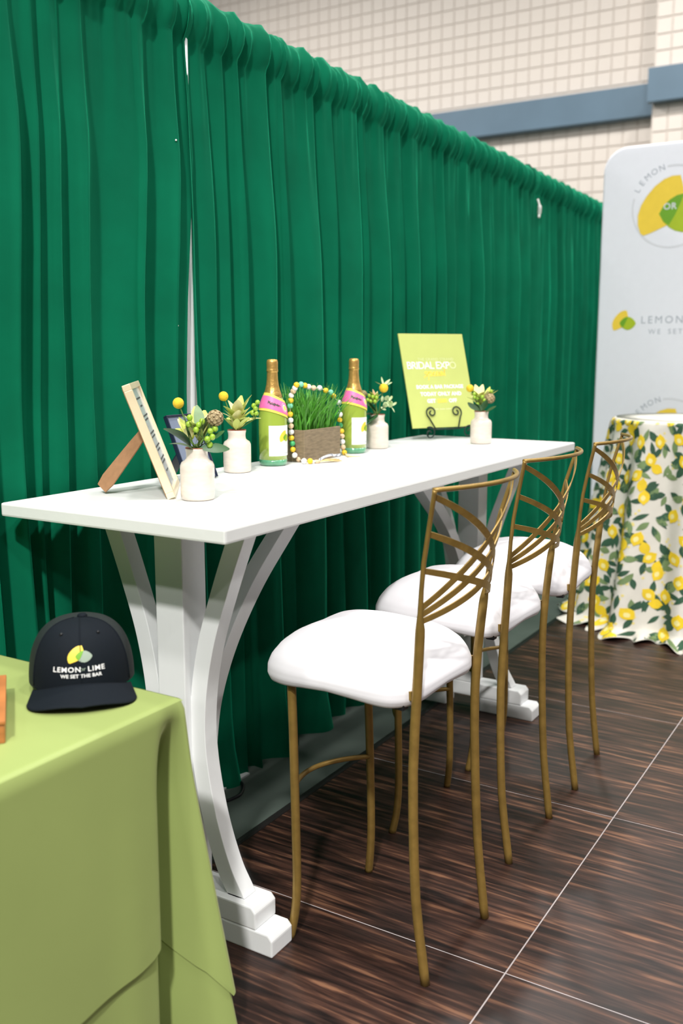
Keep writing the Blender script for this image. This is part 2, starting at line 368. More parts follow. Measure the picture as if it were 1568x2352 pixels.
# ================================================================== BAR TABLE
H = 1.067; TL = 2.2025; TW = .667; TH = .032
bt = thing('bar_table', 'long white painted wooden bar table with curved trestle legs', 'table', (TL/2, TW/2, 0))
off = Vector((-TL/2, -TW/2, 0))
def bt_add(name, vf, bevel=.003, smooth_=False, par=bt, m='white_paint_y'): return obj(name, [v+off for v in vf[0]], vf[1], M[m], par, bevel=bevel, smooth=smooth_)
bt_add('tabletop', box(0, TL, 0, TW, H-TH, H), .005, m='white_paint')
def brace(pts, plane, c, wid, th):     # curved board: pts centreline (a,z) in a plane, width 'wid' in plane, thickness th across
    C = cr([(a, 0, z) for a, z in pts], 8); V = []; F = []; m = len(C)
    for i in range(m):
        t = (C[min(i+1, m-1)]-C[max(0, i-1)]).normalized(); n = Vector((-t.z, 0, t.x))
        if i in (0, m-1): n = Vector((1 if n.x > 0 else -1, 0, 0))*(1/max(.55, abs(t.z)))
        for s, q in ((1, 1), (-1, 1), (-1, -1), (1, -1)):
            p = C[i]+n*s*wid/2; V.append(Vector((p.x, c+q*th/2, p.z)) if plane == 'x' else Vector((c+q*th/2, p.x, p.z)))
    for i in range(m-1):
        for k in range(4): F.append((4*i+k, 4*i+(k+1) % 4, 4*i+4+(k+1) % 4, 4*i+4+k))
    F += [(3, 2, 1, 0), (4*m-4, 4*m-3, 4*m-2, 4*m-1)]
    return V, F
YM = TW/2; zt = H-TH-.001
for e in (0, 1):
    mx = lambda x: x if e == 0 else TL-x
    xc = mx(.235); xa, xb = xc-.0425, xc+.0425
    bt_add('post', box(xa, xb, YM-.0425-.008, YM+.0425-.008, .112, zt), .003)
    ft = bt_add('foot', prism([(.086, .056), (.086, .098), (.098, .112), (TW-.098, .112), (TW-.086, .098), (TW-.086, .056)], 'x', xa, xb), .004)
    for s in (0, 1):
        yy = lambda y: y if s == 0 else TW-y
        bt_add('foot_pad', prism([(yy(.038), 0), (yy(.038), .042), (yy(.05), .0555), (yy(.26), .0555), (yy(.26), 0)], 'x', xa, xb), .004, par=ft)
        bt_add('brace', brace([(yy(.125), zt), (yy(.185), .88), (yy(.235), .73), (yy(.262), .58), (yy(.262), .45), (yy(.235), .30), (yy(.195), .18), (yy(.158), .113)], 'y', xc, .046, .046), .002)
    bt_add('long_brace', brace([(mx(.80), zt), (mx(.66), .925), (mx(.52), .81), (mx(.405), .68), (mx(.335), .55), (mx(.308), .42), (mx(.302), .32)], 'x', YM-.008, .048, .046), .002)
    bt_add('brace_block', box(*sorted((mx(.278), mx(.338))), YM-.03, YM+.016, .315, .385), .002)

# ================================================================== STOOLS
WT = [(0, .157), (.22, .16), (.5, .155), (.67, .150), (.88, .162), (.965, .170), (1.045, .178), (1.141, .198)]
YT = [(0, -.002), (.06, .006), (.22, .026), (.5, .038), (.67, .034), (.88, .019), (.965, .010), (1.045, -.0054), (1.141, -.030)]
WTs = [(p.x, p.y) for p in cr([(a, b, 0) for a, b in WT], 6)]; YTs = [(p.x, p.y) for p in cr([(a, b, 0) for a, b in YT], 6)]
def bk(s, z): q = 2*s-1; return Vector((q*lerp(WTs, z), lerp(YTs, z)-.062*(1-q*q), z))
def bkn(s, z): a = bk(s+.01, z)-bk(s-.01, z); b = bk(s, z+.005)-bk(s, z-.005); return a.cross(b).normalized()
def make_stool():
    t = thing('bar_stool', 'x', 'stool')
    for s in (0, 1):
        zs = [0, .03, .07, .12, .2, .3, .4, .5, .6, .7, .76, .815, .83, .842, .854, .866, .92, .98, 1.04, 1.1, 1.134, 1.1405]
        P = [bk(s, z) for z in zs]; R = [.0110 if z < .82 else (.0105, .009, .0075, .006)[(z > .835)+(z > .85)+(z > .86)] if z < .87 else .0052 for z in zs]
        P = [p+Vector(((1-2*s)*(.0 if z < .82 else -.004*smooth(.82, .866, z)), 0, 0)) for p, z in zip(P, zs)]
        obj('back_leg', *tube(P, R, 14), M['gold'], t, smooth=True)
    obj('top_rail', *tube([bk(s, 1.1405)+Vector((0, 0, .002*sin(pi*s))) for s in [-.012+i/24*1.024 for i in range(25)]], .0054, 10), M['gold'], t, smooth=True)
    for mir in (0, 1):
        for za, zb in ((1.126, .878), (1.044, .862), (.962, .847)):
            S_ = [i/22 for i in range(23)]
            ss = [q if not mir else 1-q for q in S_]; zz = [za+(zb-za)*(.85*q+.15*q*q) for q in S_]
            obj('fan_bar', *strip([bk(a, z) for a, z in zip(ss, zz)], [bkn(a, z) for a, z in zip(ss, zz)], [.0125+.004*sin(pi*q) for q in S_], .0032), M['gold'], t, smooth=False)
    for s in (-1, 1):
        pts = [(s*.166, .362, .655), (s*.168, .356, .52), (s*.170, .351, .36), (s*.171, .347, .2), (s*.172, .347, .12), (s*.175, .351, .06), (s*.182, .360, .0)]
        obj('front_leg', *tube(cr(pts, 5), .0108, 14), M['gold'], t, smooth=True)
        obj('seat_rail', *strip([(s*.146, .045, .674), (s*.158, .36, .668)], Vector((1, 0, 0)), .02, .018), M['gold'], t)
        obj('bracket', *box(s*.150-.012, s*.150+.012, .060, .084, .638, .66), M['black'], t, bevel=.003)
    obj('seat_rail', *strip([(-.158, .355, .664), (.158, .355, .664)], Vector((0, 1, 0)), .018, .014), M['gold'], t)
    obj('seat_rail', *strip([(-.140, .075, .672), (.140, .075, .672)], Vector((0, 1, 0)), .022, .02), M['gold'], t)
    obj('footrest', *tube([(.165*q, .349+.085*(1-q*q), .345-.0*q) for q in [-1+i/12 for i in range(25)]], .0068, 10), M['gold'], t, smooth=True)
    def sfn(u, v):
        a = 2*pi*u; ex = 2/4.4
        cx, cy = cos(a), sin(a); X = math.copysign(abs(cx)**ex, cx); Y = math.copysign(abs(cy)**ex, cy)
        # v: 0 bottom centre -> .3 bottom rim -> .45 side -> 1 top centre
        PR = [(0, .001, .668), (.2, .80, .664), (.28, .90, .655), (.34, .965, .657), (.42, .998, .668), (.5, .995, .684), (.58, .955, .706), (.66, .88, .728), (.74, .765, .748), (.82, .60, .766), (.9, .38, .779), (.96, .18, .784), (1, .001, .785)]
        r = lerp([(a_, b_) for a_, b_, c_ in PR], v); z = lerp([(a_, c_) for a_, b_, c_ in PR], v)
        zz = z-.022*max(0, 1-abs(v-.33)/.2)*(abs(X*Y))**1.5*(1 if Y > 0 else .9)
        zz += .0012*sin(7*X+5*Y)*(v > .6)
        wob = 1+.004*sin(9*a)*(v < .6)
        return Vector((X*r*.203*wob, .244+Y*r*.212*wob, zz))
    V, F = grid(sfn, 72, 40, wrap=True)
    obj('seat_cushion', V, F, M['seat'], t, smooth=True)
    return t
stool = make_stool()
def copy_tree(o, parent=None):
    c = o.copy(); col.objects.link(c); c.parent = parent
    for ch in list(o.children): copy_tree(ch, c)
    return c
for k, (x, y, a, lb) in enumerate([(.456, -.316, -.036, 'nearest gold fan-back bar stool with white cushion, in front of the others'), (1.052, -.278, -.021, 'middle gold fan-back bar stool with white cushion, between two others'), (1.600, -.276, .07, 'farthest gold fan-back bar stool with white cushion, before the lemon print cloth')]):
    o = stool if k == 0 else copy_tree(stool)
    o.location = (x, y, 0); o.rotation_euler = (0, 0, a); tag(o, lb, 'stool', 'gold bar stools along the white table')

# ================================================================== LIME GREEN TABLECLOTH (front left)
GX, GY, GZ = -.115, .018, .75
def cloth_material_root(): return thing('green_tablecloth', 'lime green floor-length cloth over the table under the cap', 'tablecloth', (GX-.9, GY+.3, 0))
gt = cloth_material_root(); goff = -Vector((GX-.9, GY+.3, 0))
def outline(t):   # t in metres along the perimeter, from far left of the front edge, round the corner, along the right edge
    LF = 1.80; rc = .016; arc = rc*pi/2
    if t < LF-rc: return Vector((GX-LF+t, GY, 0)), Vector((0, -1, 0)), t-LF
    if t < LF-rc+arc:
        a = (t-(LF-rc))/rc; return Vector((GX-rc+rc*sin(a), GY+rc-rc*cos(a), 0)), Vector((sin(a), -cos(a), 0)), 0
    q = t-(LF-rc+arc); return Vector((GX, GY+rc+q, 0)), Vector((1, 0, 0)), q+.001
LT = 1.80-.016+.016*pi/2+.594
def skirt(inset, hem):
    ts = [LT*0+1.5*i/40 for i in range(40)]+[1.5+.55*i/150 for i in range(150)]+[2.05+(LT-2.05)*i/30 for i in range(31)]
    V = []; F = []; nz = 34
    for t in ts:
        P, N, s = outline(t)
        zb = hem(s)
        for j in range(nz+1):
            v = j/nz; z = GZ-.004-(GZ-.004-zb)*v; k = (GZ-z)/GZ
            d = .012*k
            if s <= 0: d += -.11*exp(-((s+.042+.010*k)/.025)**2)*smooth(.01, .25, k) + .010*k*sin(s*9)+.012*k*exp(-((s+.16)/.05)**2)
            if abs(s) < .3 and s >= 0: d += -.05*exp(-((s-.085)/.03)**2)*smooth(.02, .4, k)+.03*k*exp(-((s-.17)/.05)**2)
            if s > 0: d += .016*k*sin(s*22)
            c = exp(-(s/.026)**2)
            D = N*(d+.004-inset*(1-.0)) + Vector((.052, -.085, 0))*c*k**1.1
            rz = max(0, 1-(GZ-z)/.014); D -= N*.010*rz*rz
            V.append(Vector((P.x+D.x, P.y+D.y, z))+goff)
    n = len(ts)
    for i in range(n-1):
        for j in range(nz): a = i*(nz+1)+j; F.append((a, a+1, a+nz+2, a+nz+1))
    return V, F
hem_top = lambda s: lerp([(-1.8, .24), (-.3, .244), (-.19, .253), (-.12, .258), (-.075, .271), (-.04, .25), (-.02, .17), (0, .115), (.05, .14), (.15, .22), (.6, .25)], s)
V1, F1 = skirt(0, hem_top); sk = obj('outer_drop', V1, F1, M['green_cloth'], gt, smooth=True)
V2, F2 = skirt(.010, lambda s: -.016); obj('under_drop', V2, F2, M['green_cloth'], gt, smooth=True)
def gtop(u, v):
    x = -1.80+u*1.80; y = v*.61; e = min(-x, y, 1)
    rx = max(0, 1-(-x)/.014); ry = max(0, 1-y/.014)
    return Vector((GX+x-.002*rx, GY+y+.002*ry, GZ-.006*max(rx, ry)**2+.0006*sin(x*13)*sin(y*11)))+goff
obj('cloth_top', *grid(lambda u, v: gtop(1-(1-u)**2.5, v**2), 60, 30), M['green_cloth'], gt, smooth=True)

# wooden block at the picture's left edge
P = onz(15, 1597, GZ); wb = thing('wooden_block', 'honey coloured wooden block at the left end of the green cloth', 'box', (P.x, P.y, GZ), radians(50))
obj('body', *box(-.25, 0, 0, .10, 0, .034), M['woodblock'], wb, bevel=.003)
obj('lid', *box(-.252, .002, -.002, .102, .0345, .042), M['woodblock'], wb, bevel=.002)

# ------------------------------------------------------------------ cap
cap = thing('trucker_cap', 'dark navy trucker cap with lemon and lime emblem on the green cloth', 'cap', (-.166, .243, GZ), radians(-44)); cap.scale = (1.1, 1.1, 1.06)
def crown(a, f, o=0):           # a around (front = -pi/2), f 0 rim .. pi/2 top
    r = max(0, cos(f))**.62; zz = sin(f)**.92
    fr = max(0, -sin(a)); tilt = .010*(zz)*fr
    x = .094*cos(a)*r; y = (.100*sin(a))*r+.004
    z = .016+.118*zz-.014*max(0, sin(a))*(1-zz)
    p = Vector((x, y-tilt*.2, z))
    if o:
        n = Vector((cos(a)*cos(f)/.094, sin(a)*cos(f)/.100, sin(f)/.118)).normalized(); p += n*o
    return p
def cpatch(a0, a1, n=30): return grid(lambda u, v: crown(a0+(a1-a0)*u, pi/2*.995*v), n, 20)
A0 = radians(62)
obj('front_panel', *cpatch(-pi/2-A0, -pi/2+A0), M['navy'], cap, smooth=True)
obj('mesh_panel', *cpatch(-pi/2+A0, 3*pi/2-A0, 50), M['mesh'], cap, smooth=True)
obj('top_button', *[f for f in xf(lathe([(.009, 0), (.009, .003), (.006, .006), (.001, .007)], 14), Matrix.Translation(crown(0, pi/2*.995)-Vector((0, 0, .001))))], M['navy'], cap, smooth=True)
for s in (-1, 0, 1):
    obj('seam', *tube([crown(-pi/2+s*A0, pi/2*(.02+.96*i/16), .0004) for i in range(17)], .0011, 6), M['navy'], cap, smooth=True)
for s in (-1, 1):
    P = crown(-pi/2+s*.52, 1.02, .0005); obj('eyelet', *ball(P, .0032, 8, 6), M['black'], cap, smooth=True)
obj('sweatband', *grid(lambda u, v: crown(2*pi*u, 0, -.003)+Vector((0, 0, .018*v-.001)), 60, 2), M['navy'], cap, smooth=True)
def brim(u, v):                  # u -1..1 across, v 0..1 outward
    a = -pi/2+u*radians(66); ib = crown(a, .10)
    ex = .094*sin(u*pi/2*.93); ey = -.090-.066*cos(u*pi/2*.96)**.75
    P = Vector((ib.x*(1-v)+ex*v, ib.y*(1-v)+ey*v, 0))
    P.z = .036-.034*abs(P.x/.1)**2.0-.020*v*(1-abs(u))-.002*v
    P.z = max(P.z, .0035); return P
bt_, bf_ = grid(lambda u, v: brim(2*u-1, v), 40, 10)
nb = len(bt_); vb = [v-Vector((0, 0, .003)) for v in bt_]
Fs = list(bf_)+[tuple(i+nb for i in reversed(f)) for f in bf_]
edge_i = [i*11 for i in range(41)], [i*11+10 for i in range(41)]
for E_ in edge_i:
    for a, b in zip(E_, E_[1:]): Fs.append((a, b, b+nb, a+nb))
obj('brim', bt_+vb, Fs, M['navy'], cap, smooth=True)
YEL = [(.20, .88), (-.05, .88), (-.3, .80), (-.58, .60), (-.82, .32), (-.98, .05), (-1.07, -.25), (-1.06, -.55), (-.97, -.82), (-.86, -.90), (-.62, -.82), (-.38, -.72), (-.15, -.62), (-.02, -.2), (.12, .2), (.34, .34), (.28, .62)]
LIM = [(-.40, -.25), (-.28, -.02), (-.08, .17), (.12, .28), (.35, .32), (.58, .27), (.8, .12), (.97, -.08), (1.07, -.28), (.98, -.46), (.82, -.65), (.6, -.80), (.36, -.86), (.12, -.80), (-.08, -.68), (-.26, -.5)]
OVL = [(-.40, -.25), (-.28, -.02), (-.08, .17), (.12, .28), (.34, .32), (.26, .08), (.1, -.3), (-.08, -.62), (-.26, -.5)]
def poly(pts, s, cx=0, cy=0, sub=1):
    # polygon filled as a fan of rings so that it can be bent over a surface
    c = (sum(p[0] for p in pts)/len(pts), sum(p[1] for p in pts)/len(pts)); V = [Vector((cx+c[0]*s, cy+c[1]*s, 0))]; n = len(pts); F = []
    for r in range(1, sub+1):
        k = r/sub
        V += [Vector((cx+s*(c[0]+(p[0]-c[0])*k), cy+s*(c[1]+(p[1]-c[1])*k), 0)) for p in pts]
    for i in range(n): F.append((0, 1+i, 1+(i+1) % n))
    for r in range(sub-1):
        for i in range(n): a = 1+r*n+i; b = 1+r*n+(i+1) % n; F.append((a, a+n, b+n, b))
    return V, F
def cmap(o): return lambda u, v: crown(-pi/2+u/.098, .12+v/.128, o)
cy0 = .064
obj('emblem_lemon', *mapped(poly(YEL, .0228, -.001, cy0, 3), cmap(.0010)), M['yellow_ink'], cap)
obj('emblem_lime', *mapped(poly(LIM, .0228, -.001, cy0, 3), cmap(.0014)), M['slate_ink'], cap)
obj('emblem_overlap', *mapped(poly(OVL, .0228, -.001, cy0, 3), cmap(.0018)), M['leaf_ink'], cap)
def tx(body, size, x, y, sp=1.0, b=0):
    vf = text(body, size, sp, 'CENTER', b/size)
    return [v+Vector((x, y, 0)) for v in vf[0]], vf[1]
obj('lettering', *join(mapped(tx('LEMON', .0145, -.0265, .030, 1.15, .0003), cmap(.0012)), mapped(tx('LIME', .0145, .0285, .030, 1.15, .0003), cmap(.0012)), mapped(tx('WE SET THE BAR', .0095, 0, .0170, 1.05, .0003), cmap(.0012))), M['white_ink'], cap)
obj('small_word', *mapped(tx('or', .0115, .0035, .031, 1.0), cmap(.0012)), M['slate_ink'], cap)

# ================================================================== ROUND LEMON-PRINT TABLE
RX, RY, RH = 3.74, -.10, 1.08
rt = thing('round_tablecloth', 'lemon print floor-length cloth over the round table by the banner', 'tablecloth', (RX, RY, 0))
def rsurf(a, z, o=0):
    k = max(0, 1-z/RH)
    ph = a*11+.9*sin(a*2+1)+.7*sin(a*3.3)
    r = .375+.155*k**1.15+.046*k**.5*cos(ph)+.012*k*cos(2*ph+1)
    if z < .05: r += (1-z/.05)*(.055+.03*sin(a*23)+.02*sin(a*37+2))
    if z > RH-.02: r -= .02*((z-RH+.02)/.02)**2
    r += o
    zz = z if z > .05 else z+(.012+.012*sin(a*29))*(1-z/.05)
    return Vector((r*cos(a), r*sin(a), zz))
zr = [0, .008, .018, .03, .045, .06, .09, .13]+[.13+.93*i/30 for i in range(1, 31)]+[1.068, 1.075, 1.08]
V, F = grid(lambda u, v: rsurf(2*pi*u, zr[round(v*(len(zr)-1))]), 330, len(zr)-1, wrap=True)
obj('cloth', V, F, M['lemoncloth'], rt, smooth=True)
obj('cloth_top', *lathe([(.0005, RH+.0005), (.2, RH+.0005), (.357, RH)], 80), M['lemoncloth'], rt, smooth=True)
random.seed(11)
dec = {'lemon': [], 'lemonlight': [], 'pleaf': [], 'pleaf2': [], 'pblossom': []}
def lemon_shape(): return [(cos(t)*.027*(1+.0*cos(t)), sin(t)*.031+(.008 if abs(sin(t)) > .97 else 0)*math.copysign(1, sin(t))) for t in [2*pi*i/16 for i in range(16)]]
def leaf_shape(l, wd): return [(wd*sin(pi*t)*(1-.25*t), l*(t-.5)) for t in [i/7 for i in range(8)]]+[(-wd*sin(pi*t)*(1-.25*t), l*(t-.5)) for t in [1-i/7 for i in range(1, 7)]]
def put(kind, pts, a, z, rot, lay, sub=2):
    c, s = cos(rot), sin(rot)
    def f(x, y):
        z2 = z+s*x+c*y
        if z2 > RH-.006: z2 = RH-.006
        return rsurf(a+(c*x-s*y)/.47, max(.004, z2), .0012+lay*.0007)
    dec[kind].append(mapped(poly(pts, 1, 0, 0, sub), f))
rowz = .045; row = 0
while rowz < RH:
    n = 27
    for i in range(n):
        a = 2*pi*(i+.5*(row % 2)+.35*(random.random()-.5))/n; z = rowz+.03*(random.random()-.5)
        r0 = random.uniform(-1, 1)
        q = random.random()
        if q < .62:
            put('lemon', lemon_shape(), a, z, r0, 3); put('lemonlight', [(x*.42-.004, y*.4-.004) for x, y in lemon_shape()], a, z, r0, 4, 1)
            if q < .2: put('lemon', [(x*.9, y*.9) for x, y in lemon_shape()], a+.075, z-.045, r0+.7, 2)
        for _ in range(4):
            an = random.uniform(0, 2*pi); dd = random.uniform(.035, .062)
            put('pleaf' if random.random() < .68 else 'pleaf2', leaf_shape(random.uniform(.055, .085), random.uniform(.013, .02)), a+dd*cos(an)/.47, z+dd*sin(an), an-pi/2+random.uniform(-.6, .6), 1)
        if random.random() < .6:
            for _ in range(4): put('pblossom', [(.007*cos(t), .007*sin(t)) for t in [2*pi*i/6 for i in range(6)]], a+random.uniform(.04, .1), z+random.uniform(-.05, .05), 0, 0, 1)
    rowz += .094; row += 1
for k, v in dec.items():
    V, F = join(*v); tag(obj({'lemon': 'lemon_print', 'lemonlight': 'lemon_highlight_print', 'pleaf': 'dark_leaf_print', 'pleaf2': 'sage_leaf_print', 'pblossom': 'blossom_print'}[k], V, F, M[k], rt), kind='stuff')

# ================================================================== BANNER
BX = 4.42; bl = onx(1352, 1180, BX).y; btop = onx(1568, 322, BX).z; BW = 2.3
bn = thing('fabric_banner', 'tall white fabric banner stand with lemon and lime logos', 'banner', (BX, bl-BW/2, 0))
rc = .14; pts = []
for cx, cz, a0 in ((-BW/2+rc, btop-rc, pi), (BW/2-rc, btop-rc, pi/2)):
    for i in range(13): a = a0-i/12*pi/2; pts.append((cx+rc*cos(a), cz+rc*sin(a)))
pts = [(-BW/2, .02)]+pts+[(BW/2, .02)]
obj('fabric_cover', *prism(pts, 'x', -.0, .05), M['banner'], bn, bevel=.018, seg=4, smooth=True)
for s in (-1, 1): obj('foot', *box(-.2, .25, s*BW/2*.86-.03, s*BW/2*.86+.03, 0, .018), M['pole'], bn, bevel=.004)
def bmap(py, pz, o): return lambda u, v: Vector((-o, py-u, pz+v))     # u to the viewer's right
def bpt(px, py): P = onx(px, py, BX); return P.y-(bl-BW/2), P.z
def put_logo(py, pz, s, name='logo'):
    obj(name+'_lemon_outline', *mapped(poly([(x*1.025, y*1.025) for x, y in YEL], s, 0, 0, 1), bmap(py, pz, .0012)), M['pale_ink'], bn)
    obj(name+'_lemon', *mapped(poly(YEL, s), bmap(py, pz, .0018)), M['yellow_ink'], bn)
    obj(name+'_lime', *mapped(poly(LIM, s), bmap(py, pz, .0024)), M['lime_ink'], bn)
    obj(name+'_overlap', *mapped(poly(OVL, s), bmap(py, pz, .0030)), M['leaf_ink'], bn)
def arc_text(body, r, a0, da, size):
    parts = []
    for i, ch in enumerate(body):
        a = a0-i*da; V, F = text(ch, size); c, s = cos(a-pi/2), sin(a-pi/2)
        parts.append(([Vector((v.x*c-v.y*s+r*cos(a), v.x*s+v.y*c+r*sin(a), 0)) for v in V], F))
    return join(*parts)
def ring(r, wd, a0, a1, n=40):
    V = []; F = []
    for i in range(n+1):
        a = a0+(a1-a0)*i/n; V += [Vector((cos(a)*(r-wd/2), sin(a)*(r-wd/2), 0)), Vector((cos(a)*(r+wd/2), sin(a)*(r+wd/2), 0))]
        if i: F.append((2*i-2, 2*i-1, 2*i+1, 2*i))
    return V, F
def roundel(py, pz, R):
    put_logo(py-.18*R/1.0*.0, pz+.04*R, R*.80, 'round_logo')
    obj('logo_ring', *mapped(ring(R, R*.045, radians(100), radians(-195), 72), bmap(py, pz, .001)), M['pale_ink'], bn)
    for wd_, an in (('LEMON', 153),): obj('arc_lettering', *mapped(arc_text(wd_, R, radians(an), radians(11.3), R*.21), bmap(py, pz, .001)), M['grey_ink'], bn)
    obj('centre_lettering', *mapped(tx('OR', R*.22, -R*.06, 0, 1.1, R*.004), bmap(py, pz, .0036)), M['pale_ink'], bn)
def wordmark(py, pz, s):
    put_logo(py, pz, s, 'small_logo')
    for wd_, sz_, x_, yy_, sp__ in (('LEMON', .92, 3.35, -.02, 1.35), ('OR', .6, 6.1, 0, 1.2), ('LIME', .92, 8.6, -.02, 1.35), ('WE', .62, 2.75, -1.05, 1.45), ('SET', .62, 4.55, -1.05, 1.45), ('THE', .62, 6.6, -1.05, 1.45), ('BAR', .62, 8.7, -1.05, 1.45)):
        obj('wordmark', *mapped(tx(wd_, s*sz_, s*x_, s*yy_, sp__), bmap(py, pz, .001)), M['grey_ink'], bn)
y_, z_ = bpt(1544, 474); roundel(y_, z_, .228)
y3, z3 = bpt(1533, 1004); roundel(y3, z3, .228)
y2, z2 = bpt(1433, 736); wordmark(y2, z2, .066)
wordmark(y_-.55, z_, .066); roundel(y2-1.25, z2, .228)

# ================================================================== THINGS ON THE BAR TABLE
def leafmesh(l, wd, bend=.2, cup=.25, nseg=6, blunt=1.0):
    V = []; F = []
    for i in range(nseg+1):
        t = i/nseg; w_ = wd*(sin(pi*min(1, t*.94+.03))**blunt); y = l*t*cos(bend*t); z = l*t*sin(bend*t)*1.0
        V += [Vector((-w_, y, z+cup*w_)), Vector((0, y, z)), Vector((w_, y, z+cup*w_))]
        if i: a = 3*i-3; F += [(a, a+1, a+4, a+3), (a+1, a+2, a+5, a+4)]
    return V, F
def orient(vf, pos, d, roll=0):
    d = Vector(d).normalized(); q = d.to_track_quat('Y', 'Z'); Mx = Matrix.Translation(pos) @ q.to_matrix().to_4x4() @ Matrix.Rotation(roll, 4, 'Y'); return xf(vf, Mx)

# ---- vases
def vase(x, y, lb):
    v = thing('bud_vase', lb, 'vase', (x, y, H), 0, 'cream stoneware bottle vases')
    obj('body', *lathe([(.001, .001), (.034, 0), (.0385, .002), (.0405, .006), (.041, .03), (.041, .075), (.0405, .083), (.037, .0905), (.030, .095), (.0265, .099), (.0255, .106), (.0258, .114), (.0275, .121), (.0272, .1235), (.0235, .1235), (.021, .112), (.020, .06), (.001, .06)], 48), M['ceramic'], v, smooth=True)
    obj('rim', *lathe([(.0274, .1232), (.0278, .1246), (.0262, .1256), (.0234, .1246), (.0232, .1232)], 40), M['ceramic_rim'], v, smooth=True)
    return v
VS = [(.283, .305), (.760, .552), (1.595, .548), (1.963, .296)]
for (x, y), lb in zip(VS, ['cream crackled bottle vase nearest the gold picture frame', 'cream crackled bottle vase between the gold frame and the first bottle', 'cream crackled bottle vase right of the second bottle', 'cream crackled bottle vase in front of the lime sign']): vase(x, y, lb)
ZV = H+.122
VR = -RT  # view-left direction, in the plane of the picture
def vdir(r, u, f=0): return (RT*r+Vector((0, 0, 1))*u+Vector((FW.x, FW.y, 0))*f)
def craspedia(k, dr, dz, df=0, r=.0155, where=''):
    b = Vector((VS[k][0], VS[k][1], ZV)); t = thing('globe_flower_stem', 'yellow globe flower '+where, 'flower', b, 0, 'yellow globe flowers')
    e = vdir(dr, dz, df); obj('stem', *tube(bez((0, 0, -.05), (0, 0, .0), e*.6+Vector((0, 0, .0)), e, 8), .0016, 6), M['stem'], t, smooth=True)
    obj('flower_head', *ball(e, r, 20, 14), M['craspedia'], t, smooth=True)
def bracts(k, dr, dz, df, n, l, wd, where, mats=('bract', 'bract2'), seed=0, name='leucadendron_stem', lb='pale green cone-bush bloom '):
    random.seed(seed); b = Vector((VS[k][0], VS[k][1], ZV)); t = thing(name, lb+where, 'flower', b)
    e = vdir(dr, dz, df); obj('stem', *tube([(0, 0, -.06), (0, 0, 0), e*.5, e], .0028, 7), M['stem'], t, smooth=True)
    ax = (e.normalized()*.4+Vector((0, 0, 1))).normalized(); s = ax.orthogonal().normalized(); q = ax.cross(s)
    for i in range(n):
        a = i*2.399; ring_ = i/n; sp = .12+.62*ring_
        d = ax*(1.15-.35*ring_)+(s*cos(a)+q*sin(a))*sp*.8
        li = l*(.75+.35*random.random())*(1-.25*ring_)
        obj('bract', *orient(leafmesh(li, wd*(.8+.4*random.random()), -.5+.3*random.random(), .3, 6, .8), e-ax*(.012*ring_+.0), d, random.uniform(-.4, .4)+pi*0), M[mats[i % len(mats)]], t, smooth=True)
    return t
def berries(k, pts, where, leaves=(), seed=0):
    random.seed(seed); b = Vector((VS[k][0], VS[k][1], ZV)); t = thing('berry_sprig', 'sprig of round green berries '+where, 'flower', b)
    c = sum((vdir(*p) for p in pts), Vector())/len(pts); c.z *= .55
    obj('stem', *tube([(0, 0, -.06), (0, 0, 0), c], .0018, 6), M['stem'], t, smooth=True)
    for p in pts:
        e = vdir(*p); obj('twig', *tube([c, (c+e)/2+Vector((0, 0, -.004)), e], .0009, 5), M['stem'], t, smooth=True)
        obj('berry', *ball(e, .0072, 12, 8, 1.1), M['berry'], t, smooth=True)
        for s in range(2):
            d = Vector((random.uniform(-1, 1), random.uniform(-1, 1), random.uniform(-.6, .1))); obj('sepal', *orient(leafmesh(.011, .0035, .3), e-Vector((0, 0, .006)), d), M['leaf'], t, smooth=True)
    return t
def leaves(k, specs, where, m='leaf', lb='dark green leaf sprig ', name='leaf_sprig'):
    b = Vector((VS[k][0], VS[k][1], ZV)); t = thing(name, lb+where, 'leaves', b)
    obj('stem', *tube([(0, 0, -.06), (0, 0, .0), (0, 0, .012)], .002, 6), M['stem'], t, smooth=True)
    for (r0, u0, f0), (r1, u1, f1), l, wd, bend, roll in specs:
        p0 = vdir(r0, u0, f0); obj('twig', *tube([(0, 0, .0), p0], .0013, 5), M['stem'], t, smooth=True)
        obj('leaf', *orient(leafmesh(l, wd, bend, .15, 8, .75), p0, vdir(r1, u1, f1), roll), M[m], t, smooth=True)
    return t
def pod(k, dr, dz, df, r, where, m='pod', lb='tan scabiosa seed pod ', name='seed_pod_stem'):
    b = Vector((VS[k][0], VS[k][1], ZV)); t = thing(name, lb+where, 'flower', b); e = vdir(dr, dz, df)
    obj('stem', *tube(bez((0, 0, -.05), (0, 0, .0), e*.5, e, 8), .0017, 6), M['stem'], t, smooth=True)
    ball_ = obj('seed_head', *ball(e, r*.86, 16, 12), M[m], t, smooth=True)
    for i in range(46):
        z = 1-2*(i+.5)/46; a = i*2.399; d = Vector((sqrt(1-z*z)*cos(a), sqrt(1-z*z)*sin(a), z))
        P = e+d*r*.92; qd = d.to_track_quat('Z', 'Y').to_matrix().to_4x4()
        obj('cup', *xf(lathe([(.0003, -.001), (r*.2, .0005), (r*.26, .002), (r*.2, .0012)], 6), Matrix.Translation(P) @ qd), M[m], ball_, smooth=True)
W0, W1, W2, W3 = 'in the vase by the gold frame', 'in the vase left of the first bottle', 'in the vase right of the second bottle', 'in the vase before the lime sign'
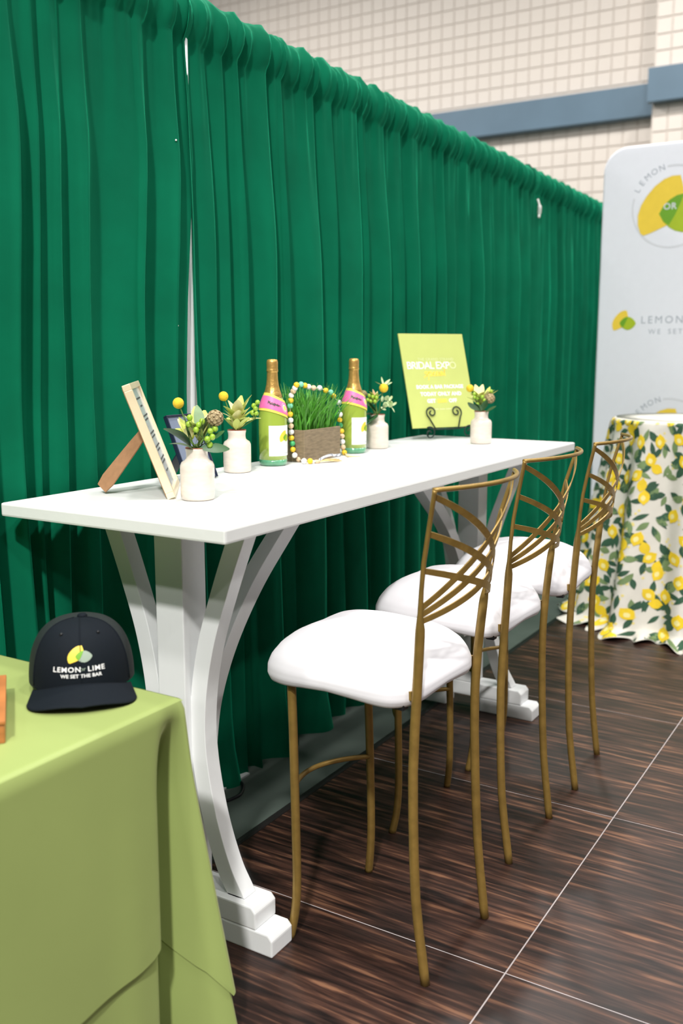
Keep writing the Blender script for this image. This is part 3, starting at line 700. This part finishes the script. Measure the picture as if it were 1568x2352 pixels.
# vase 1
craspedia(0, -.041, .108, .0, .0132, W0)
bracts(0, .006, .022, .02, 10, .100, .0165, W0, ('bract', 'sage', 'bract2'), 3)
bracts(0, -.024, .022, .03, 6, .078, .0135, 'leaning left '+W0, ('bract2', 'bract'), 8)
berries(0, [(-.012, .075, -.02), (-.014, .060, -.025), (.010, .058, -.025), (.017, .066, -.02), (.004, .047, -.03), (.036, .043, -.02), (.041, .030, -.025), (.030, .025, -.03), (.034, .012, -.02), (.046, .048, -.01)], W0, seed=1)
pod(0, .046, .073, -.005, .019, W0)
leaves(0, [((-.012, .008, -.02), (-.75, 1.0, -.1), .075, .024, -.35, .5), ((-.006, .002, -.03), (-.9, .55, -.2), .055, .02, -.3, .2), ((.012, .004, -.02), (1, .02, -.1), .068, .012, -.2, 1.2), ((.0, .012, -.02), (.45, 1, -.1), .065, .012, .1, .3), ((-.015, .02, -.01), (-.3, 1, 0), .055, .015, .1, 0), ((.03, .02, -.01), (.9, .45, 0), .045, .010, .1, .6)], W0)
# vase 2
craspedia(1, -.037, .100, .0, .0142, W1)
bracts(1, .003, .012, 0, 17, .098, .0155, W1, ('bract', 'bract2'), 5)
berries(1, [(.062, .082, 0), (.056, .064, 0), (.058, .050, 0), (.050, .072, .01), (.047, .052, 0)], W1, seed=4)
leaves(1, [((-.006, .005, -.01), (-.6, 1, -.2), .045, .012, -.2, .3), ((.008, .005, -.01), (.6, 1, -.2), .05, .012, -.2, -.3), ((0, .004, -.015), (.1, 1, -.4), .04, .011, -.2, 0)], W1, 'bract', 'short pale green leaf sprig ')
# vase 3
craspedia(2, .022, .098, -.01, .0165, W2)
bracts(2, -.008, .045, .0, 9, .06, .007, W2, ('bractpink', 'bract', 'bract2'), 7, 'pincushion_stem', 'pinkish pointed bloom ')
berries(2, [(-.035, .055, -.01), (-.045, .05, 0), (-.025, .05, -.015), (-.018, .066, -.015), (-.030, .07, -.01), (-.004, .064, -.02), (-.010, .05, -.02), (-.05, .064, 0)], W2, seed=6)
pod(2, -.052, .075, .01, .013, W2)
leaves(2, [((-.012, .0, -.03), (-.85, -.9, -.2), .05, .016, .1, .4), ((-.015, .004, -.02), (-1, .1, -.1), .05, .018, -.3, .3), ((-.006, .012, -.02), (-.6, .8, -.1), .045, .014, 0, .2), ((.006, .01, -.015), (.5, .7, -.1), .045, .016, 0, .2), ((0, .004, -.03), (-.5, -.5, -.4), .045, .016, .1, 0)], W2)
def hydr(k, dr, dz, df, where):
    b = Vector((VS[k][0], VS[k][1], ZV)); t = thing('hellebore_stem', 'pale green petalled bloom '+where, 'flower', b); random.seed(9)
    obj('stem', *tube([(0, 0, -.05), (0, 0, 0), vdir(dr*.8, dz*.8, df)], .002, 6), M['stem'], t, smooth=True)
    for i in range(15):
        c = vdir(dr+random.uniform(-.016, .016), dz+random.uniform(-.026, .024), df+random.uniform(-.02, .005))
        d = Vector((random.uniform(-1, 1), random.uniform(-1, .3), random.uniform(-1, 1))); obj('petal', *orient(leafmesh(.022, .011, .5, .3, 5, .6), c, d, random.uniform(0, 3)), M['palegreenflower'], t, smooth=True)
    for a in (-1.1, -.2, .6, 1.2):
        obj('petal', *orient(leafmesh(.034, .009, .2, .2, 5, .7), vdir(.022, .106, .01), vdir(sin(a), cos(a)*.45, .2), .3), M['palegreenflower'], t, smooth=True)
hydr(2, .037, .052, 0, W2)
# vase 4
craspedia(3, -.046, .090, 0, .0145, W3)
bracts(3, -.008, .030, .01, 12, .09, .0145, W3, ('bract2', 'bract'), 12)
bracts(3, .016, .034, .0, 5, .08, .011, 'leaning right '+W3, ('bract', 'bract2'), 13)
berries(3, [(-.030, .055, -.02), (-.018, .052, -.02), (-.002, .058, -.03), (-.020, .03, -.03), (.006, .045, -.03), (.036, .078, 0), (-.03, .068, -.01)], W3, seed=10)
pod(3, .028, .052, -.02, .019, W3)
leaves(3, [((-.012, .006, -.03), (-1, .35, -.2), .055, .02, .3, .4), ((-.005, .004, -.03), (-.5, .5, -.3), .04, .016, .1, .2), ((.012, .002, -.03), (.9, .4, -.2), .045, .015, .1, .3), ((.004, .01, -.03), (.2, .7, -.3), .04, .016, .1, 0)], W3)

# ---- bottles
def bottle(x, y, lb, rot):
    t = thing('drink_bottle', lb, 'bottle', (x, y, H), rot, 'gold-topped bottles of lime drink')
    prof = [(.001, .001), (.036, 0), (.0415, .003), (.0435, .009), (.044, .02), (.0445, .06), (.0445, .14), (.0438, .158), (.0415, .176), (.037, .193), (.031, .209), (.0255, .222), (.021, .235), (.018, .25), (.016, .27), (.0152, .30)]
    pr_ = [(z, r) for r, z in prof[1:]]
    P2 = [(lerp(pr_, z) if z > .012 else r, z) for r, z in prof]
    obj('glass_base', *lathe([p for p in prof if p[1] <= .021], 48), M['juice_base'], t, smooth=True)
    obj('glass_body', *lathe([p for p in prof if p[1] >= .02], 48), M['juice'], t, smooth=True)
    fo = [(.0305, .2105), (.0262, .2222), (.0218, .2352), (.0186, .25), (.0168, .268), (.0160, .285), (.0158, .288), (.0172, .290), (.0176, .294), (.0168, .2965), (.0163, .300), (.0166, .304), (.0166, .318), (.0150, .3255), (.010, .3275), (.001, .328)]
    V, F = lathe([(r+.0006, z) for r, z in fo], 40)
    rnd = random.Random(3); V = [v*1.0+Vector((v.x, v.y, 0))*rnd.uniform(-.03, .03) for v in V]
    obj('gold_foil', V, F, M['foil'], t, smooth=True)
    def surf(a, z, o=.0006):     # a measured from the view side
        r = lerp(pr_, z)+o; return Vector((r*cos(a), r*sin(a), z))
    a0 = -pi/2
    lab = obj('label', *grid(lambda u, v: surf(a0-.60+2.4*u, .032+.094*v), 30, 1), M['label'], t, smooth=True)
    lm = lambda o: (lambda u, v: surf(a0+.62+u/.0445, .079+v, o))
    obj('label_lemon', *mapped(poly(YEL, .0195, 0, .014, 3), lm(.0010)), M['yellow_ink'], t); obj('label_lime', *mapped(poly(LIM, .0195, 0, .014, 3), lm(.0013)), M['lime_ink'], t); obj('label_overlap', *mapped(poly(OVL, .0195, 0, .014, 3), lm(.0016)), M['leaf_ink'], t)
    obj('label_lettering', *join(mapped(tx('LEMON OR LIME', .0092, 0, -.0165, 1.2), lm(.001)), mapped(tx('WE SET THE BAR', .0052, 0, -.0245, 1.2), lm(.001))), M['pale_ink'], t)
    cheers = strokes([[(-.35, .25), (-.5, .35), (-.62, .1), (-.5, -.2), (-.3, -.15), (-.2, .4), (-.22, -.2), (-.1, .08), (-.02, -.2), (.1, 0), (.18, .05), (.12, -.18), (.25, -.1), (.38, .06), (.32, -.18), (.5, 0), (.6, .05), (.55, -.15), (.75, -.1)]], .0016/.02, .02)
    obj('label_script', *mapped(([v+Vector((.004, -.037, 0)) for v in cheers[0]], cheers[1]), lm(.001)), M['pale_ink'], t)
    # neck band, slanting down to the right like a sash
    def band(u, v0, v1, o): 
        return lambda uu, vv: surf(a0-1.75+3.5*uu, .222-.030*smooth(.2, 1, uu)*(1-.0)-.004-(v0+(v1-v0)*vv)*.038, o)
    bd = obj('neck_band', *grid(band(0, -.22, 1.2, .0022), 40, 8), M['yellowlabel'], t, smooth=True)
    obj('pink_stripe', *grid(band(0, 0, 1, .0028), 40, 8), M['pink'], bd, smooth=True)
    bfn = band(0, 0, 1, .0034)
    bm_ = lambda u, v: bfn(.5+u, .5-v)
    scr = strokes([[(-1, -.25), (-.95, .35), (-.8, -.1), (-.68, .3), (-.62, -.3), (-.45, .1), (-.5, -.2), (-.32, -.15), (-.3, .2), (-.15, -.3), (0, .2), (.05, -.4), (.2, .2), (.3, -.2), (.42, .1), (.55, -.2), (.62, .25), (.7, -.2), (.85, .1), (1, -.15)]], .12, 1)
    obj('band_scribble', *mapped(([Vector((v.x*.135-.06, v.y*.42, 0)) for v in scr[0]], scr[1]), bm_), M['inkdark'], bd)
    def disc(rr): return poly([(rr*cos(t_)*.075, rr*sin(t_)*.40) for t_ in [2*pi*i/20 for i in range(20)]], 1, .185, -.02, 2)
    for rr, mm, o in ((1.0, 'palepink', .0036), (.84, 'pink', .004), (.68, 'label', .0044), (.5, 'yellowlabel', .0048)):
        f_ = band(0, 0, 1, o); obj('band_disc', *mapped(disc(rr), lambda u, v: f_(.5+u, .5-v)), M[mm], bd)
    return t
def strokes(lines, wd, s=1):
    parts = []
    for L_ in lines:
        C = cr([(x*s, y*s, 0) for x, y in L_], 5); V = []; F = []
        for i, p in enumerate(C):
            t = (C[min(i+1, len(C)-1)]-C[max(0, i-1)]); t = t.normalized() if t.length > 1e-9 else Vector((1, 0, 0)); n = Vector((-t.y, t.x, 0))*wd*s/2
            V += [p+n, p-n]
            if i: F.append((2*i-2, 2*i-1, 2*i+1, 2*i))
        parts.append((V, F))
    return join(*parts)
bottle(.958, .563, 'gold-foil-topped bottle of lime drink left of the grass box', radians(-37))
bottle(1.412, .540, 'gold-foil-topped bottle of lime drink right of the grass box', radians(-34))

# ---- grass box
gx0, gx1, gy0, gy1 = 1.062, 1.280, .514, .640
gb = thing('grass_planter', 'grey-brown wooden box of green wheatgrass between the two bottles', 'planter', ((gx0+gx1)/2, (gy0+gy1)/2, H))
hx, hy, hz = (gx1-gx0)/2, (gy1-gy0)/2, .103
for a, b, c, d in ((-hx, hx, -hy, -hy+.009), (-hx, hx, hy-.009, hy), (-hx, -hx+.009, -hy+.0092, hy-.0092), (hx-.009, hx, -hy+.0092, hy-.0092)):
    obj('side_board', *box(a, b, c, d, .0005, hz), M['box'], gb, bevel=.0012, seg=1)
obj('soil', *box(-hx+.0095, hx-.0095, -hy+.0095, hy-.0095, .002, hz-.012), M['soil'], gb)
random.seed(21); parts = []
for i in range(520):
    x = random.uniform(-hx+.012, hx-.012); y = random.uniform(-hy+.012, hy-.012)
    l = random.uniform(.09, .165); az = random.gauss(0, 1); lean = Vector((x*4.2+.22+random.gauss(0, .42), y*3.5-.05+random.gauss(0, .42), 0))*(.62)
    P = []; b0 = Vector((x, y, hz-.014)); drp = random.uniform(.0, .5)
    for k in range(6):
        q = k/5; P.append(b0+Vector((lean.x*l*q**1.7, lean.y*l*q**1.7, l*(q-.25*drp*q**3))))
    w0 = random.uniform(.0019, .0036); V = []; F = []; sd = Vector((random.uniform(-1, 1), random.uniform(-1, 1), 0)).normalized()
    for k, p in enumerate(P):
        ww = w0*(1-.9*(k/5)**2); V += [p-sd*ww, p+sd*ww]
        if k: F.append((2*k-2, 2*k-1, 2*k+1, 2*k))
    parts.append((V, F))
tag(obj('wheatgrass', *join(*parts), M['grass'], gb, smooth=True), kind='stuff')

# ---- bead garland
ga = thing('bead_garland', 'string of white, yellow, wood and green beads looped over the grass box', 'garland', (1.03, .50, H))
goff2 = -Vector((1.03, .50, H))
def z_(px): return 640+px/7.84
def at_depth(px, py, dep): d = ray(px, py); return CAM+d*(dep/d.dot(FW))
def dep(P): return (Vector(P)-CAM).dot(FW)
BR = .0093; zb = H+BR
seq = [(318, 190, 'y'), (290, 245, 'w'), (260, 302, 'n'), (225, 378, 'w'), (215, 470, 'y'), (205, 565, 'm'), (207, 718, 'y'), (213, 825, 'w'), (220, 930, 'n'), (225, 1037, 'w'), (228, 1145, 'y'), (245, 1245, 'g'), (253, 1352, 'y')]
low = [(287, 1455, 'w'), (362, 1528, 'n'), (455, 1560, 'w'), (565, 1560, 'y')]
topr = [(400, 180, 'm'), (470, 200, 'y'), (535, 222, 'w'), (625, 245, 'n'), (735, 245, 'w'), (845, 290, 'y'), (935, 322, 'm'), (985, 390, 'y'), (1080, 505, 'w')]
rgt = [(1103, 720, 'w'), (1095, 820, 'y'), (1105, 915, 'g'), (1130, 1020, 'y'), (1138, 1112, 'n'), (1145, 1212, 'w'), (1155, 1310, 'n'), (1180, 1405, 'y')]
BM = {'y': 'b_yellow', 'w': 'b_white', 'n': 'b_wood', 'm': 'b_mint', 'g': 'b_green'}
path = []
XL = 1.0485; lowP = [onx(z_(low[0][0]), 860+low[0][1]/7.84, XL)]+[onz(z_(x), 860+y/7.84, zb) for x, y, c in low[1:]]
dl_ = dep(onx(z_(318), 860+190/7.84, XL))-.05; path3 = []
for i, (x, y, c) in enumerate(topr[::-1] and seq): path3.append((onx(z_(x), 860+y/7.84, XL), c))
L3 = list(path3)+[(p, c) for p, (_, _, c) in zip(lowP, low)]
rb = onz(z_(1180), 860+1405/7.84, zb); dr_ = dep(rb)
T3 = [(at_depth(z_(x), 860+y/7.84, dl_+.05+(dr_-dl_-.05)*(i+1)/(len(topr)+1)), c) for i, (x, y, c) in enumerate(topr)]
R3 = [(at_depth(z_(x), 860+y/7.84, dr_-.0*i), c) for i, (x, y, c) in enumerate(rgt)]
allb = L3[::-1]+T3+R3
bv, bf = lathe([(.0016, -BR*.92)]+[(BR*sin(pi*i/10), -BR*cos(pi*i/10)) for i in range(2, 9)]+[(.0016, BR*.92)], 14)
bmesh_by = {}
for c, mn in BM.items():
    o = obj('bead', bv, bf, M[mn], smooth=True); bmesh_by[c] = o.data; bpy.data.objects.remove(o)
for i, (p, c) in enumerate(allb):
    o = bpy.data.objects.new('bead', bmesh_by[c]); col.objects.link(o); o.parent = ga; o.location = p+goff2
    t = (allb[min(i+1, len(allb)-1)][0]-allb[max(i-1, 0)][0]); o.rotation_euler = t.to_track_quat('Z', 'Y').to_euler()
obj('string', *tube([p+goff2 for p, c in allb], .0011, 6), M['string'], ga, smooth=True)
# tassel, ribbon
e0 = L3[-1][0]; tend = onz(780, 1057, H+.004); tdir = (tend-e0); tdir.z = 0
tq = [e0+tdir*.17, e0+tdir*.30]
obj('ribbon', *tube([e0+goff2, tq[0]+Vector((0, 0, -.003))+goff2], .004, 6), M['b_white'], ga, smooth=True)
obj('tassel_bead', *tube([tq[0]-Vector((0, 0, .003))+goff2, tq[1]-Vector((0, 0, .004))+goff2], .006, 10), M['b_wood'], ga, smooth=True)
random.seed(31); parts = []
sdv = Vector((-tdir.y, tdir.x, 0)).normalized()
for i in range(26):
    sp = random.uniform(-1, 1); h0 = random.uniform(.001, .007)
    e = tq[1]*1.0+tdir*random.uniform(.5, .72)+sdv*sp*.013; e.z = H+h0*.9+.0015
    m_ = tq[1]+tdir*.3+sdv*sp*.008; m_.z = H+.004+h0
    s_ = tq[1]+sdv*sp*.003; s_.z = H+.006
    parts.append(tube(cr([s_, m_, e], 4), .0011, 5))
V, F = join(*parts); obj('tassel', [v+goff2 for v in V], F, M['raffia'], ga, smooth=True)
gm = mat('gingham_ribbon', (225, 228, 235), .7); nt = gm.node_tree
ck = nt.nodes.new('ShaderNodeTexChecker'); ck.inputs['Scale'].default_value = 420; ck.inputs[1].default_value = (.75, .77, .82, 1); ck.inputs[2].default_value = (.05, .06, .09, 1)
tcn = nt.nodes.new('ShaderNodeTexCoord'); nt.links.new(tcn.outputs['Object'], ck.inputs[0]); nt.links.new(ck.outputs[0], nt.nodes['Principled BSDF'].inputs['Base Color'])
rp = cr([tq[1]+Vector((0, 0, .0)), at_depth(740, 1052, dep(tq[1])+.01), at_depth(758, 1045, dep(tq[1])+.02), at_depth(768, 1046, dep(tq[1])+.02), at_depth(782, 1044.5, dep(tq[1])+.03)], 5)
obj('gingham_ribbon', *strip([p+goff2 for p in rp], Vector((-.5, -.7, .4)), .0085, .0006), gm, ga)
e1 = R3[-1][0]; t2 = [e1+Vector((0, 0, -.002)), onz(800, 1048, H+.004), onz(826, 1048, H+.0035)]
obj('tassel', *join(*[tube([t2[0]+goff2, t2[1]+Vector((0, .003*k, 0))+goff2, t2[2]+Vector((0, .004*k, 0))+goff2], [.0018, .0022, .0008], 6) for k in (-1, 0, 1)]), M['raffia'], ga, smooth=True)

# ---- gold picture frame
def easel_frame(name, label, x, y, z0, a, lean, w_, h_, th, fw, fm, pm, sm, strut_len, strut_w, sx=0, turn=0):
    t = thing(name, label, 'picture frame', (x, y, H), a)
    n = Vector((0, -cos(lean), sin(lean))); u = Vector((0, sin(lean), cos(lean))); rgtv = Vector((1, 0, 0)); b = Vector((0, 0, z0-H))
    Mx = Matrix(((1, 0, -0, b.x), (0, u.y, n.y, b.y), (0, u.z, n.z, b.z), (0, 0, 0, 1)))   # x right, y up the board, z out of the face
    def A(nm, vf, m, bevel=0, par=t): return obj(nm, *xf(vf, Mx), m, par, bevel=bevel)
    for nm, (x0, x1, y0, y1) in {'top_rail': (-w_/2, w_/2, h_-fw, h_), 'bottom_rail': (-w_/2, w_/2, 0, fw), 'left_stile': (-w_/2, -w_/2+fw, fw, h_-fw), 'right_stile': (w_/2-fw, w_/2, fw, h_-fw)}.items():
        A(nm, box(x0, x1, y0, y1, -th, 0), fm, .0015)
    A('backing', box(-w_/2+fw*.4, w_/2-fw*.4, fw*.4, h_-fw*.4, -th-.002, -th+.003), sm)
    card = A('card', box(-w_/2+fw*.9, w_/2-fw*.9, fw*.9, h_-fw*.9, -th+.0032, -.006), pm)
    # strut: hinged at mid height on the back, foot on the table
    top = Mx @ Vector((sx, strut_len, -th-.003)); ang = lean+.1
    foot_y = top.y+ (top.z)*math.tan(.62); foot = Vector((top.x, foot_y, .002+.4*strut_w*abs(sin(turn))*.8))
    V = []; F = []
    d = (foot-top); Nn = (Matrix.Rotation(turn, 3, d.normalized()) @ Vector((0, -d.z, d.y))).normalized()
    obj('strut', *strip([top, top+d*.25, top+d*.85, foot], Nn, [strut_w*.6, strut_w*.8, strut_w*1.05, strut_w*.8], .003), sm, t)
    return t, A, card
t, A, card = easel_frame('picture_frame', 'gold metal picture frame seen edge-on, leaning on a brown strut', .352, .428, 1.0735, .672, .351, .255, .288, .020, .015, M['goldleaf'], M['paper'], M['mdf'], .165, .05, 0, radians(-42))
for k, (yy, ww) in enumerate([(.245, .10), (.225, .05), (.20, .13), (.19, .09), (.155, .12), (.145, .10), (.12, .13), (.11, .08), (.088, .12), (.078, .1), (.055, .06)]):
    A('print_line', box(-ww/2, ww/2, yy, yy+.004, -.0058, -.0054), M['inkdark'], 0, card)
t, A, card = easel_frame('picture_frame', 'small dark navy picture frame standing behind the nearest vase', .5576, .512, 1.0725, 0.0, .40, .127, .190, .012, .004, M['navyframe'], M['slatecard'], M['navyframe'], .11, .05)

# ---- lime sign on scroll easel
sx_, sy_, sa, sl, sw, sh = 2.075, .499, -.544, .318, .311, .395; sz = 1.115
es = thing('scroll_easel', 'black wrought iron scroll easel holding the lime sign', 'easel', (sx_, sy_, H), sa)
sg = thing('sign_board', 'lime green board with white and yellow lettering on the scroll easel', 'sign', (sx_, sy_, sz), sa)
n = Vector((0, -cos(sl), sin(sl))); u = Vector((0, sin(sl), cos(sl)))
SM = Matrix(((1, 0, 0, 0), (0, u.y, n.y, 0), (0, u.z, n.z, 0), (0, 0, 0, 1)))
def SA(nm, vf, m, bevel=0): return obj(nm, *xf(vf, SM), m, sg, bevel=bevel)
SA('board', box(-sw/2, sw/2, 0, sh, -.006, 0), M['lime_sign'], .001)
lift = lambda vf, o=.0007: ([Vector((v.x, v.y, o)) for v in vf[0]], vf[1])
def sline(body, size, x, fy, m, sp=1.0, b=0, nm='lettering'): return SA(nm, lift(tx(body, size, x, sh*fy, sp, b)), M[m])
sline('THE GRAND STRAND', .0165, .004, .722, 'sign_pale', 1.1)
sline('BRIDAL EXP', .0435, -.036, .655, 'white_ink', .88, .0003)
sline('O', .0435, .083, .655, 'sign_pale', .95, .0003)  # pale colour paints in the glare that washes out this last letter
sp_ = strokes([[(-2.2, .35), (-2.55, .45), (-2.75, .2), (-2.35, -.05), (-2.45, -.35), (-2.85, -.4), (-2.95, -.7)], [(-2.45, -.3), (-1.9, .45), (-2.0, -.1), (-2.15, -1.1)], [(-1.95, .1), (-1.6, .45), (-1.35, .15), (-1.7, -.3), (-1.35, -.25), (-.95, .1), (-.75, .4), (-1.05, .2), (-.95, -.3), (-.5, -.15), (-.1, .35), (-.35, .4), (-.5, -.05), (-.25, -.3), (.15, .1), (.25, .4), (.15, -.25), (.45, -.1), (.85, .4), (.55, .35), (.45, -.1), (.65, -.25), (.95, .35), (.95, -.2), (1.25, .2), (1.5, 1.2), (1.32, .5), (1.35, -.35)]], .17, .0235)
SA('script_lettering', lift(([v+Vector((.006, sh*.565, 0)) for v in sp_[0]], sp_[1])), M['sign_yellow'])
sline('BOOK A BAR PACKAGE', .0205, .004, .428, 'white_ink', 1.05, .0010)
sline('TODAY ONLY AND', .0215, .004, .352, 'white_ink', 1.05, .0010)
sline('GET', .0215, -.048, .278, 'white_ink', 1.05, .0010); sline('$200', .0215, .004, .278, 'sign_yellow', 1.05, .0010); sline('OFF', .0215, .056, .278, 'white_ink', 1.05, .0010)
fine_ = join(*[([Vector((x0+dx, sh*.185+dy, 0)) for dx, dy in ((0, 0), (.0026, 0), (.0026, .0055), (0, .0055))], [(0, 1, 2, 3)]) for x0 in [-.045+.0044*i for i in range(24) if i % 7 != 6]])
SA('fine_print', lift(fine_), M['sign_pale'])
def spiral(cx, cz, r0, turns, a0, hand, n_=34):
    return [Vector((cx+hand*r0*(1-.78*i/n_)*cos(a0+turns*2*pi*i/n_), 0, cz+r0*(1-.78*i/n_)*sin(a0+turns*2*pi*i/n_))) for i in range(n_+1)]
zb0 = sz-H
def tilt(p, z_ref=0.0): return Vector((p.x, p.y, p.z))
for s in (-1, 1):
    X_ = s*.072
    # front scroll that hooks up in front of the board
    sp1 = [SM @ Vector((v.x, v.z, .006)) + Vector((0, 0, zb0)) for v in spiral(X_-s*.012, .062, .026, 1.35, -.9, s)]
    obj('front_scroll', *tube([Vector((X_*.75, -.012, zb0-.006))]+sp1, .0028, 8), M['iron'], es, smooth=True)
    # foot scroll under the board
    sp2 = [Vector((X_+s*.022+v.x*1.0, -.03, v.z)) for v in spiral(0, .0285, .0265, 1.3, 1.1, s)]
    obj('foot_scroll', *tube([Vector((X_*.75, -.012, zb0-.006))]+sp2, .0028, 8), M['iron'], es, smooth=True)
    obj('side_bar', *tube([(X_*.75, -.012, zb0-.006), (X_*.75, .012, zb0-.006), (X_*.6, .09, .22), (X_*.2, .118, .30)], .0028, 8), M['iron'], es, smooth=True)
obj('ledge_bar', *tube([(-.06, -.012, zb0-.006), (.06, -.012, zb0-.006)], .0028, 8), M['iron'], es, smooth=True)
obj('rear_leg', *tube([(0, .118, .30), (0, .125, .15), (0, .13, .003)], .0028, 8), M['iron'], es, smooth=True)
obj('top_bar', *tube([(-.0145, .118, .30), (.0145, .118, .30)], .0028, 8), M['iron'], es, smooth=True)

# ---- black cable on the concrete behind the table
cp = [onz(535, 1790, -.013), onz(556, 1800, -.013), onz(553, 1822, -.013), onz(530, 1836, -.013), onz(505, 1842, -.013)]
tag(obj('floor_cable', *tube(cr(cp, 6), .0055, 8), M['black'], smooth=True), 'black cable end curling on the concrete under the white table', 'cable')
